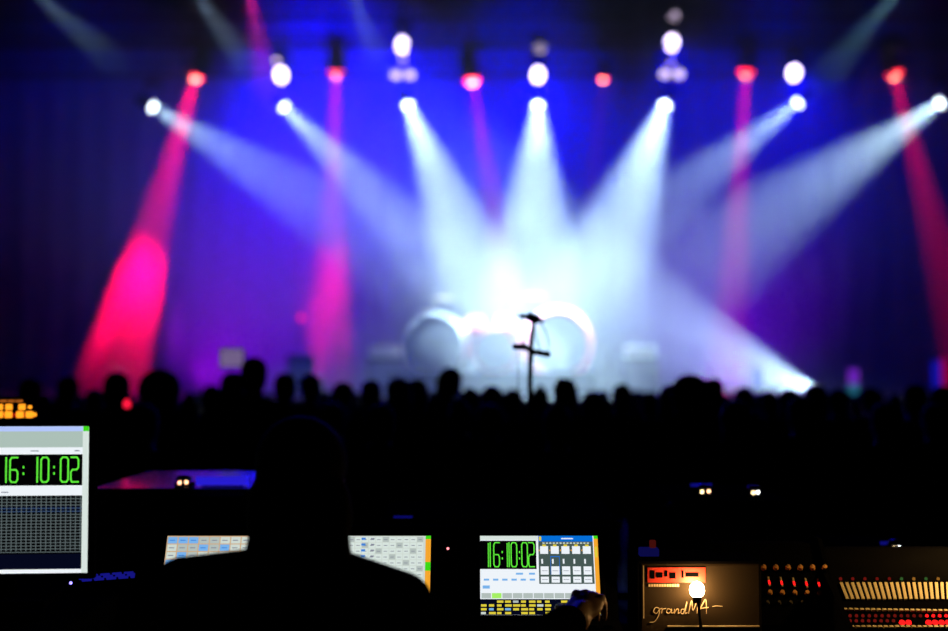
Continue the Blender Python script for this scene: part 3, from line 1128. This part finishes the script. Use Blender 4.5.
LA, LB, LC = emis('bulb_amber', (1, .5, .25), 5), emis('bulb_warm', (1, .72, .35), 5), emis('bulb_white', (1, .95, .85), 6)
twin_lamp(183.5, 482, 4.36, .022, (LA, LA), 'tiny lamp with two amber points on the shiny lid at left', at(100, 488, 4.3).z)
twin_lamp(705, 491, 4.36, .022, (LB, LA), 'tiny lamp with two dim points, left one of two lamps on the same case', at(700, 500, 4.3).z)
twin_lamp(755, 492, 4.36, .015, (LB, LC), 'tiny lamp with two bright merged points, right one of two lamps on the same case', at(700, 500, 4.3).z)
twin_lamp(896, 547, 4.16, .015, (LB, LC), 'tiny lamp with two bright points on the low case at right', at(870, 555, 4.1).z)
bluebar = emis('dim_blue_glint', (.004, .004, .16), 1)  # emission in place of blue stage light on the cases


def blue_glint(px, py, Y, w_, h, m, label, under):  # glowing bar that imitates a reflection of the blue stage light
    p = at(px, py, Y)
    t = thing('blue_glint', label, 'imitated reflection', (p.x, Y, under), group='imitated blue reflections on the flight cases')
    hh = p.z - under
    MB().box((0, .01, hh / 2), (w_ * .8, .02, hh), bevel=.002).build('housing', M['plastic'], t)
    MB().box((0, -.002, hh), (w_, .006, h), bevel=.001).build('glint_strip', m, t)


blue_glint(222, 481, 4.36, .17, .028, emis('blue_reflection_glow', (.02, .012, .62), 1), 'glowing bar imitating a blue reflection along the shiny lid at left, right of the two amber points', at(100, 488, 4.3).z)
blue_glint(701, 485, 4.45, .07, .010, bluebar, 'dim glowing bar imitating a blue reflection above the dimmer twin lamp right of centre', at(700, 500, 4.3).z)
blue_glint(403, 517, 4.25, .06, .006, bluebar, 'faint glowing bar imitating a blue reflection on the centre case above the second touch screen', at(400, 519, 4.2).z - .004)
blue_glint(888, 543, 4.2, .05, .010, bluebar, 'dim glowing bar imitating a blue reflection left of the lamp on the low case at right', at(870, 555, 4.1).z)

# ------------------------------------------------------------------ desk and lighting console
t = thing('mixing_table', 'black table under the lighting console and mixing desk', 'table', (.25, 3.45, 0))
MB().box((0, 0, .98), (2.26, 1.1, .03), bevel=.004).build('tabletop', M['black'], t)
for sx in (-1.08, 1.08):
    for sy in (-.5, .5):
        MB().box((sx, sy, .482), (.05, .05, .965)).build('leg', M['blackmetal'], t)
TZ = .996

con = thing('lighting_console', 'black lighting console with three glowing touch screens in a row', 'console', (-.25, 3.2, TZ))
cx, cy, cz = con.location


def prism(pts, x0, x1, mb=None):
    mb = mb or MB()
    a = [mb.bm.verts.new((x0, y, z)) for y, z in pts]
    b = [mb.bm.verts.new((x1, y, z)) for y, z in pts]
    mb.bm.faces.new(a[::-1])
    mb.bm.faces.new(b)
    n = len(pts)
    for i in range(n):
        mb.bm.faces.new((a[i], a[(i + 1) % n], b[(i + 1) % n], b[i]))
    return mb


prof = [(2.93, TZ + .002), (2.93, 1.095), (3.345, 1.125), (3.470, 1.345), (3.53, 1.345), (3.53, TZ + .002)]
prism([(y - cy, z - cz) for y, z in prof], -.87 - cx, .365 - cx).build('body', M['plastic'], con)
TILT = math.atan2(.100, .186)
SWd, SHt = .305, .211


def display(xc, ui, w_=SWd, h=SHt):
    o = MB().box((0, .006, 0), (w_ + .026, .012, h + .022), bevel=.003).build('display', M['plastic'], con)
    o.location = (xc - cx, 3.397 - cy, 1.231 - cz)
    o.rotation_euler = (-TILT, 0, 0)
    s_ = ui.mb.build('screen', None, o)
    s_.location = (0, -.0006, 0)
    return o


def key_ui(strip):
    u = UI(SWd, SHt)
    u.rect(0, 0, 1, 1, UIE, 0)
    return u


# first screen: grid of keys, some blue
u = key_ui(0)
rnd = random.Random(4)
blue = {(0, 0), (1, 0), (2, 0), (3, 1), (5, 1), (1, 2), (0, 3), (2, 3), (4, 3), (7, 2), (6, 4), (3, 5)}
for i in range(11):
    for j in range(10):
        c = UIBC if (i, j) in blue else (UIC if rnd.random() < .6 else UIC2)
        u0, v1 = .008 + i * .0895, .985 - j * .0975
        u.rect(u0, v1 - .085, u0 + .080, v1, c, 1)
        u.rect(u0 + .015, v1 - .05, u0 + .06, v1 - .038, UIBD if (i, j) in blue else UITX, 2)
display(at(168, 534, 3.45).x + SWd / 2, u)
# second screen: pale list with blue marks and orange edge
u = UI(SWd, SHt)
u.rect(0, 0, 1, 1, UIC, 0)
for i in range(16):
    for j in range(13):
        u0, v1 = .006 + i * .0585, .985 - j * .075
        u.rect(u0, v1 - .065, u0 + .052, v1, UIP if (i + j * 3) % 5 else UIC2, 1)
        u.rect(u0 + .01, v1 - .04, u0 + .04, v1 - .031, UITX, 2)
for j in range(6):
    u.rect(.41, .945 - j * .075, .445, .975 - j * .075, UIBD, 3)
    u.rect(.49, .95 - j * .075, .52, .97 - j * .075, UITX, 3)
u.rect(0, .33, .945, .38, UIG, 3)
u.rect(.955, 0, 1, 1, UIO, 3)
u.rect(.955, .955, 1, 1, UIGR, 4)
u.rect(.955, .55, 1, .66, UIGR, 4)
display(at(431, 534, 3.45).x - SWd / 2, u)
# third screen: clock, colour columns, yellow keys
u = UI(SWd, SHt)
u.rect(0, 0, 1, 1, UIW, 0)
u.rect(0, .945, .49, 1, UIP, 1)
u.rect(.0, .572, .475, .936, UIK, 1)
xs = (.055, .115, .172, .215, .262, .318, .352, .410)
for ch, x in zip('16:10:02', xs):
    u.digit(ch, x, .60, .048 if ch != ':' else .03, .31, .0030, UID, True)
u.rect(.494, .385, .958, .936, UIS, 1)
u.rect(.494, .925, .958, 1, UIB, 2)
u.rect(.50, .935, .52, .99, UIY, 3)
u.rect(.69, .955, .79, .97, UIW, 3)
for i in range(14):
    u.rect(.53 + i * .029, .895, .548 + i * .029, .912, UIC, 3)
for i in range(5):
    x = .508 + i * .0905
    u.rect(x, .765, x + .068, .865, UIW, 3)
    u.rect(x + .02, .86, x + .05, .885, UIY, 4)
    u.rect(x - .012, .80, x - .004, .82, UIO, 4)
    u.rect(x + .008, .64, x + .022, .70, UIW, 3)
    u.rect(x, .50, x + .068, .605, UIW, 3)
    u.rect(x, .40, x + .068, .475, UIW, 3)
    u.rect(x + .01, .545, x + .058, .552, UITX, 4)
    u.rect(x + .01, .435, x + .058, .442, UITX, 4)
u.rect(.593, .50, .597, .73, UIB, 4)
u.rect(.667, .50, .671, .73, UIB, 4)
u.rect(.593, .725, .671, .735, UIB, 4)
for i in range(6):
    u.rect(.03 + i * .077, .425, .075 + i * .077, .45, UIBC, 2)
u.rect(.30, .50, .36, .525, UIBC, 2)
u.rect(.41, .50, .46, .525, UIBC, 2)
u.rect(.02, .325, .08, .365, UIBC, 2)
for i in range(9):
    u.rect(.01 + i * .087, .205, .09 + i * .087, .27, UILG if i == 1 else UIC2, 2)
u.rect(0, 0, 1, .195, UIN, 2)
rnd = random.Random(8)
for j in range(4):
    for i in range(15):
        if rnd.random() < .78:
            m_ = UIY if rnd.random() < .72 else rnd.choice((UIC, UIBC, UIC2))
            u.rect(.006 + i * .0665, .008 + j * .047, .006 + i * .0665 + rnd.uniform(.035, .060), .036 + j * .047, m_, 3)
u.rect(.965, .21, 1, 1, UIO, 3)
u.rect(.965, .96, 1, 1, UIGR, 4)
u.rect(.972, .72, .993, .86, UIY, 4)
display(at(539.7, 575, 3.4).x, u)

# console details: faders, keys, wheel, indicator
dz = lambda y: 1.095 + (y - 2.93) * (.03 / .415) - cz
for i in range(12):
    x = -.80 + i * .095 - cx
    o = MB().box((x, 3.06 - cy, dz(3.06) + .001), (.006, .11, .004)).build('fader_slot', M['black'], con)
    MB().box((x, 3.05 - cy + .03 * math.sin(i * 2), dz(3.05) + .012), (.016, .024, .018), bevel=.003).build('fader_cap', M['knob'], o)
for i in range(30):
    x = -.83 + i * .040 - cx
    MB().box((x, 3.27 - cy, dz(3.27) + .004), (.022, .016, .010), bevel=.002).build('key', M['plastic'], con)
p = at(448, 548, 3.43)
MB().ball((p.x - cx, 3.420 - cy, p.z - cz), .0035, u=10, v=6).build('indicator', emis('red_white_led', (1, .25, .28), 2.2), con)

# ------------------------------------------------------------------ side unit with printed front and the glowing lamp
WY = 3.36
a, b_ = at(640, 564, WY), at(762, 564, WY)
t = thing('control_wing', 'brown-black control unit with red label and cursive print lit by the small lamp', 'console', ((a.x + b_.x) / 2, WY + .12, TZ))
wx, wy, wz = t.location
Wd, Hh = b_.x - a.x, a.z - TZ
MB().box((0, 0, Hh / 2), (Wd, .22, Hh), bevel=.006).build('body', M['panel'], t)
fy = WY - wy + .0085
Q = lambda px, py, off=0.0: Vector((at(px, py, WY).x - wx, fy - off, at(px, py, WY).z - wz))


MB().box((0, .004, Hh + .002), (Wd + .004, .226, .006)).build('top_shade_sheet', M['black'], t)  # black sheet added to keep the top dark like shade
MB().box((-Wd / 2 - .003, 0, Hh / 2), (.004, .222, Hh)).build('side_shade_sheet', M['black'], t)  # black sheet added to darken the side as well


def rect_on(mb, px0, py0, px1, py1, th=.0015, m=None):
    a, b = Q(px0, py0), Q(px1, py1)
    mb.box(((a.x + b.x) / 2, fy - th / 2, (a.z + b.z) / 2), (abs(b.x - a.x), th, abs(a.z - b.z)), m=m)
    return mb


lb = rect_on(MB(), 648, 568, 706, 583).build('red_label', M['redlabel'], t)
mb = MB()
for i, (x0, x1) in enumerate(((651, 655), (657, 663), (665, 668), (670, 676), (682, 684), (686, 699))):
    rect_on(mb, x0, 571 + (i % 2) * 2, x1, 579 - (i % 3), .0028)
mb.build('label_marks', M['plastic'], lb)
mb = MB()
for i in range(12):
    rect_on(mb, 649 + i * 2.6, 584.5, 650.9 + i * 2.6, 587.2)
mb.build('printed_line', M['cream'], t)


def text_mesh(body, size, shear, extr=.0006):
    c = bpy.data.curves.new('txt', 'FONT')
    c.body = body
    c.size = size
    c.shear = shear
    c.extrude = extr
    c.space_character = 1.02
    o = bpy.data.objects.new('txt', c)
    COL.objects.link(o)
    dg = bpy.context.evaluated_depsgraph_get()
    dg.update()
    me = bpy.data.meshes.new_from_object(o.evaluated_get(dg))
    bpy.data.objects.remove(o)
    return me


# cursive print drawn as bent strokes
mb = MB()


def cur(pts, r=.0011):
    P = [Q(x, y, .0008) for x, y in pts]
    out = []
    for i in range(len(P) - 1):
        p0, p1, p2, p3 = P[max(i - 1, 0)], P[i], P[i + 1], P[min(i + 2, len(P) - 1)]
        for k in range(5):
            s_ = k / 5
            out.append(.5 * ((2 * p1) + (p2 - p0) * s_ + (2 * p0 - 5 * p1 + 4 * p2 - p3) * s_ ** 2 + (3 * p1 - p0 - 3 * p2 + p3) * s_ ** 3))
    out.append(P[-1])
    mb.tube(out, r, 5)


cur([(660, 609), (656, 608), (654, 612), (657, 614), (660, 610), (659, 616), (655, 622), (650, 623)])      # g
cur([(660, 610), (662.5, 609), (662, 614), (663, 610), (666.5, 609)])                                       # r
cur([(671, 610), (668, 609.5), (667, 613), (670, 613.5), (672, 609.5), (672, 613.5), (674, 613)])           # a
cur([(675, 609.5), (674.5, 614), (677, 610), (679, 610), (678.5, 614), (680.5, 613)])                       # n
cur([(685, 610), (682, 610), (681.5, 613.5), (684, 613.5), (687.5, 602), (685.5, 613.5), (688, 613)])       # d
cur([(689, 614), (692, 601), (693.5, 611), (698.5, 600), (697.5, 614)])                                     # M
cur([(699, 614), (706, 600), (707, 614)])
cur([(701, 609), (709, 608)])                                                                               # A
cur([(713, 607), (718, 606.5), (723, 607)], .0008)
mb.build('cursive_print', M['cream'], t)
mb = MB()
rect_on(mb, 643.6, 566, 644.6, 619)
mb.build('edge_trim', M['cream'], t)
rect_on(MB(), 668, 626, 760, 627.2, .004).build('lower_trim', M['cream'], t)
p = Q(655, 563)
MB().box((p.x, 0, Hh + .012), (.05, .04, .026), bevel=.004).build('blue_indicator', emis('deep_blue_glow', (.003, .003, .055), 1), t)
p2 = Q(659, 545)
o = MB().box((p2.x, 0, Hh + .035), (.016, .016, .02), bevel=.003).build('red_indicator', emis('deep_red_glow', (.05, .004, .003), 1), t)

lp = at(697, 590, WY - .032)
t = thing('gooseneck_lamp', 'small gooseneck lamp with glaring warm white bulb in front of the printed unit', 'lamp', (lp.x, WY - .054, TZ))
h = lp.z - TZ
MB().box((0, 0, .0385), (.085, .05, .075), bevel=.006).build('base', M['blackmetal'], t)
for i in range(4):
    MB().box((-.028 + i * .018, -.0265, .060 - (i % 2) * .012), (.012, .004, .007), bevel=.001).build('knob', M['cream'], t)
MB().tube([(.004, .012, .07), (.010, .030, h * .55), (.004, .026, h - .03), (0, .022, h - .018)], .0042, 8).build('neck', M['blackmetal'], t, True)
MB().cone((0, .022, h - .032), (0, .022, h - .014), .010, .012, 16).build('socket', M['blackmetal'], t)
bulb = MB().ball((0, .022, h), (.019, .017, .022), u=18, v=12).build('bulb', emis('bulb_glare', (1.0, .72, .38), 14, glass=True), t, True)
pl = bpy.data.lights.new('bulb_light', 'POINT')
pl.energy = 1.9
pl.color = (1.0, .52, .17)
pl.shadow_soft_size = .012
po = bpy.data.objects.new('bulb_light', pl)
COL.objects.link(po)
po.parent = t
po.location = (0, .022, h)

# ------------------------------------------------------------------ sound mixing desk at the right: two bays
RL = emis('red_led', (1.0, .01, .01), 1.6)
RD = emis('red_led_dim', (.12, .006, .004), 1.0)
GD = emis('green_led_dim', (.03, .09, .02), 1.0)
OD = emis('amber_led_dim', (.34, .14, .02), .8)


class Plane:
    """slanted panel through (y0,z0) at the near edge and (y1,z1) at the far edge"""

    def __init__(self, y0, z0, y1, z1):
        self.y0, self.z0, self.y1, self.z1 = y0, z0, y1, z1
        self.ang = math.atan2(z1 - z0, y1 - y0)

    def hit(self, px, py, off=0.0):
        o = Vector((0, 0, CAMZ))
        d = (at(px, py, 1.0) - o)
        n = Vector((0, -math.sin(self.ang), math.cos(self.ang)))
        p0 = Vector((0, self.y0, self.z0)) + n * off
        k = (p0 - o).dot(n) / d.dot(n)
        return o + d * k


def bay(label, plane, x0, x1):
    t = thing('mixing_desk', label, 'mixing desk', ((x0 + x1) / 2, plane.y0, TZ))
    l = t.location
    pr = [(plane.y0, TZ + .002), (plane.y0, plane.z0), (plane.y1, plane.z1), (plane.y1 + .05, plane.z1), (plane.y1 + .05, TZ + .002)]
    prism([(y - l.y, z - l.z) for y, z in pr], x0 - l.x, x1 - l.x).build('body', M['panel'] if 0 else M['plastic'], t)
    for x in (x0 - .006, x1 + .006):
        prism([(y - l.y - (.006 if i < 2 else 0), z - l.z + (.012 if 0 < i < 4 else 0)) for i, (y, z) in enumerate(pr)], x - .0055 - l.x, x + .0055 - l.x).build('side_cheek', M['plastic'], t)
    return t


# left bay
pl1 = Plane(3.42, 1.10, 3.60, 1.285)
t1 = bay('mixing desk bay with rows of knobs and red tipped meters right of the small lamp', pl1, pl1.hit(722, 600).x, pl1.hit(831, 600).x)
R1 = Euler((pl1.ang, 0, 0)).to_matrix().to_4x4()


def place(me, t, q, R_, name):
    o = link(name, me, t)
    o.location = q - t.location
    o.rotation_euler = R_.to_euler()
    return o


kn = MB().cone((0, 0, 0), (0, 0, .010), .0075, .006, 14).mesh('knob', M['orange'])
kc = MB().box((0, .003, .0105), (.0016, .006, .0012)).mesh('knob_mark', M['cream'])
mt = MB().box((0, 0, .002), (.005, .030, .004), bevel=.001).mesh('meter', M['strip'])
mr = MB().box((0, 0, .0045), (.005, .012, .002)).mesh('meter_tip', RD)
mr2 = MB().box((0, 0, .0045), (.005, .012, .002)).mesh('meter_tip', RL)
dt = MB().cone((0, 0, 0), (0, 0, .008), .0068, .0055, 12).mesh('button', M['orange'])
for i in range(8):
    k = place(kn, t1, pl1.hit(739 + i * 12.2, 568.5), R1, 'knob')
    link('knob_mark', kc, k)
for i in range(7):
    k = place(mt, t1, pl1.hit(744 + i * 12.4, 581 + i * .5), R1, 'meter')
    c = link('meter_tip', mr2 if i > 0 else mr, k)
    c.location = (0, -.004, 0)
for i in range(7):
    place(dt, t1, pl1.hit(745 + i * 12.4, 592.5 + i * .2), R1, 'button')
for i in range(9):
    place(MB().cone((0, 0, 0), (0, 0, .007), .0055, .004, 10).mesh('small_knob', M['knob']), t1, pl1.hit(733 + i * 11.5, 603), R1, 'small_knob')

# right bay
pl2 = Plane(3.24, 1.085, 3.66, 1.262)
t2 = bay('mixing desk bay with pale slanted channel strips and glowing red buttons at the right edge', pl2, pl2.hit(838, 600).x, pl2.hit(838, 600).x + .42)
R2 = Euler((pl2.ang, 0, 0)).to_matrix().to_4x4()
l2 = t2.location
for i in range(24):
    a = pl2.hit(841 + i * 5.6, 583.5, .001)
    c = pl2.hit(847.5 + i * 5.3, 600, .001)
    d = (c - a)
    n = Vector((0, -math.sin(pl2.ang), math.cos(pl2.ang)))
    s_ = Vector((1, 0, 0)) * .0038
    mb = MB()
    lo = [a - s_, a + s_, c + s_, c - s_]
    A = [mb.bm.verts.new(v - l2) for v in lo]
    B = [mb.bm.verts.new(v - l2 + n * .004) for v in lo]
    mb.bm.faces.new(A[::-1])
    mb.bm.faces.new(B)
    for k in range(4):
        mb.bm.faces.new((A[k], A[(k + 1) % 4], B[(k + 1) % 4], B[k]))
    mb.build('channel_strip', M['strip'], t2)
btn = {m.name: MB().cone((0, 0, 0), (0, 0, .005), .0042, .0036, 10).mesh('button', m) for m in (RL, RD, GD, OD)}
for i in range(10):
    place(btn[(RD if i < 5 else (GD if i % 2 else OD)).name], t2, pl2.hit(840.5 + i * 12.2, 579.5), R2, 'button')
cm = MB().box((0, 0, .003), (.010, .008, .006), bevel=.001).mesh('key', M['strip'])
for i in range(22):
    place(cm, t2, pl2.hit(845 + i * 5.6, 610.5 + i * .08), R2, 'key')
for i in range(16):
    place(btn[(RL if i > 11 else RD).name], t2, pl2.hit(850 + i * 6.4, 616.5), R2, 'button')
bigb = MB().cone((0, 0, 0), (0, 0, .006), .0078, .0066, 12)
bigm = bigb.mesh('button', RL)
for px in (902, 908.5, 928.5, 935, 941.5, 948):
    place(bigm, t2, pl2.hit(px, 623.3), R2, 'button')
for i in range(8):
    place(btn[RD.name], t2, pl2.hit(850 + i * 6.2, 621.5), R2, 'button')
for i in range(20):
    place(cm, t2, pl2.hit(852 + i * 5.6, 628), R2, 'key')
# added lamp outside the frame that brightens the desk bays
q = pl2.hit(880, 560)
t = thing('console_lamp', 'added out-of-view gooseneck lamp that brightens the mixing desk bays', 'lamp', (1.44, pl2.y1 + .025, pl2.z1 + .001))
MB().cone((0, 0, 0), (0, 0, .02), .012, .010, 12).build('base', M['blackmetal'], t)
MB().tube([(0, 0, .015), (0, .0, .16), (-.02, -.06, .235), (-.05, -.13, .23)], .004, 8).build('neck', M['blackmetal'], t, True)
MB().cone((-.05, -.13, .235), (-.055, -.15, .205), .008, .02, 16, caps=False).build('shade', M['blackmetal'], t)
sp = spot('desk_fill_light', (0, 0, 0), (0, 0, -1), (1.0, .56, .16), 15.0, 150, .8, .01)
sp.parent = t
sp.location = (-.055, -.15, .21)
sp.rotation_euler = (0, .6, 0)

# ------------------------------------------------------------------ operator
def hand(mb, w_, d, up, thumb, curl=(.35, .6, .5), s=1.0):
    """w_ wrist, d direction to the knuckles, up = back of hand, thumb = side of the thumb"""
    w_, d, up = Vector(w_), Vector(d).normalized(), Vector(up)
    up = (up - d * up.dot(d)).normalized()
    sd = d.cross(up).normalized()
    if sd.dot(Vector(thumb)) < 0:
        sd = -sd
    R_ = Matrix((sd, d, up)).transposed().to_4x4()
    mb.ball(w_ + d * .05 * s, (.041 * s, .055 * s, .017 * s), rot=R_)
    mb.ball(w_ + d * .075 * s, (.042 * s, .022 * s, .015 * s), rot=R_)
    limb(mb, w_ - d * .01, w_ + d * .03, .027 * s, .024 * s)
    for off, ln, adv in ((.030, .070, .084), (.010, .080, .090), (-.011, .074, .086), (-.031, .058, .077)):
        p = w_ + d * adv * s + sd * off * s
        f = d.copy()
        ax = f.cross(up).normalized()
        ang = 0
        mb.ball(p + up * .004, .0112 * s, u=12, v=8)
        for seg, (fr, r0, r1) in enumerate(((.45, .0095, .0088), (.31, .0088, .0082), (.24, .0082, .0072))):
            ang -= curl[seg]
            ff = (Matrix.Rotation(ang, 3, ax) @ d + sd * off * .6).normalized()
            q = p + ff * ln * fr * s
            limb(mb, p, q, r0 * s, r1 * s)
            p = q
    p = w_ + d * .022 * s + sd * .026 * s - up * .004
    q = p + (d * .55 + sd * .75 - up * .25).normalized() * .042 * s
    r = q + (d * .85 + sd * .25 - up * .45).normalized() * .032 * s
    e = r + (d * .9 - up * .5).normalized() * .024 * s
    limb(mb, p, q, .0145 * s, .0115 * s)
    limb(mb, q, r, .0115 * s, .0100 * s)
    limb(mb, r, e, .0100 * s, .0085 * s)


OY, OS = 2.55, .960
hp = at(301, 478, OY)
loc = Vector((hp.x, OY, 0))
wl = lambda x, y, z: (Vector((x, y, z)) - loc) / OS
RW, RE = wl(.236, 2.985, 1.198), wl(.060, 2.76, 1.150)
LW, LE = wl(-.46, 2.98, 1.150), wl(-.56, 2.74, 1.15)


def hands(b):
    hand(b, RW, wl(.272, 3.08, 1.240) - RW, (0, -.2, 1), (-1, 0, 0), (.95, .60, .30), 1.1)
    hand(b, LW, Vector((.15, 1, .02)), (0, 0, 1), (1, 0, 0), (.3, .35, .3))


op = figure_meshes('operator', .0068, hair='operator', sh=.215, hips=.15, extra=hands, joints=[(-.232, 0, 1.378), (.195, 0, 1.350)], armpts=[
    ((-.232, 0, 1.378), LE, LW), ((.195, 0, 1.350), RE, RW)])
op['body'].materials.clear()
op['body'].materials.append(M['skin'])
t = thing('person', 'operator seen from behind as a dark silhouette, right hand before the third touch screen', 'person', loc)
t.scale = (OS, OS, OS)
for nm, me in op.items():
    link(nm, me, t)
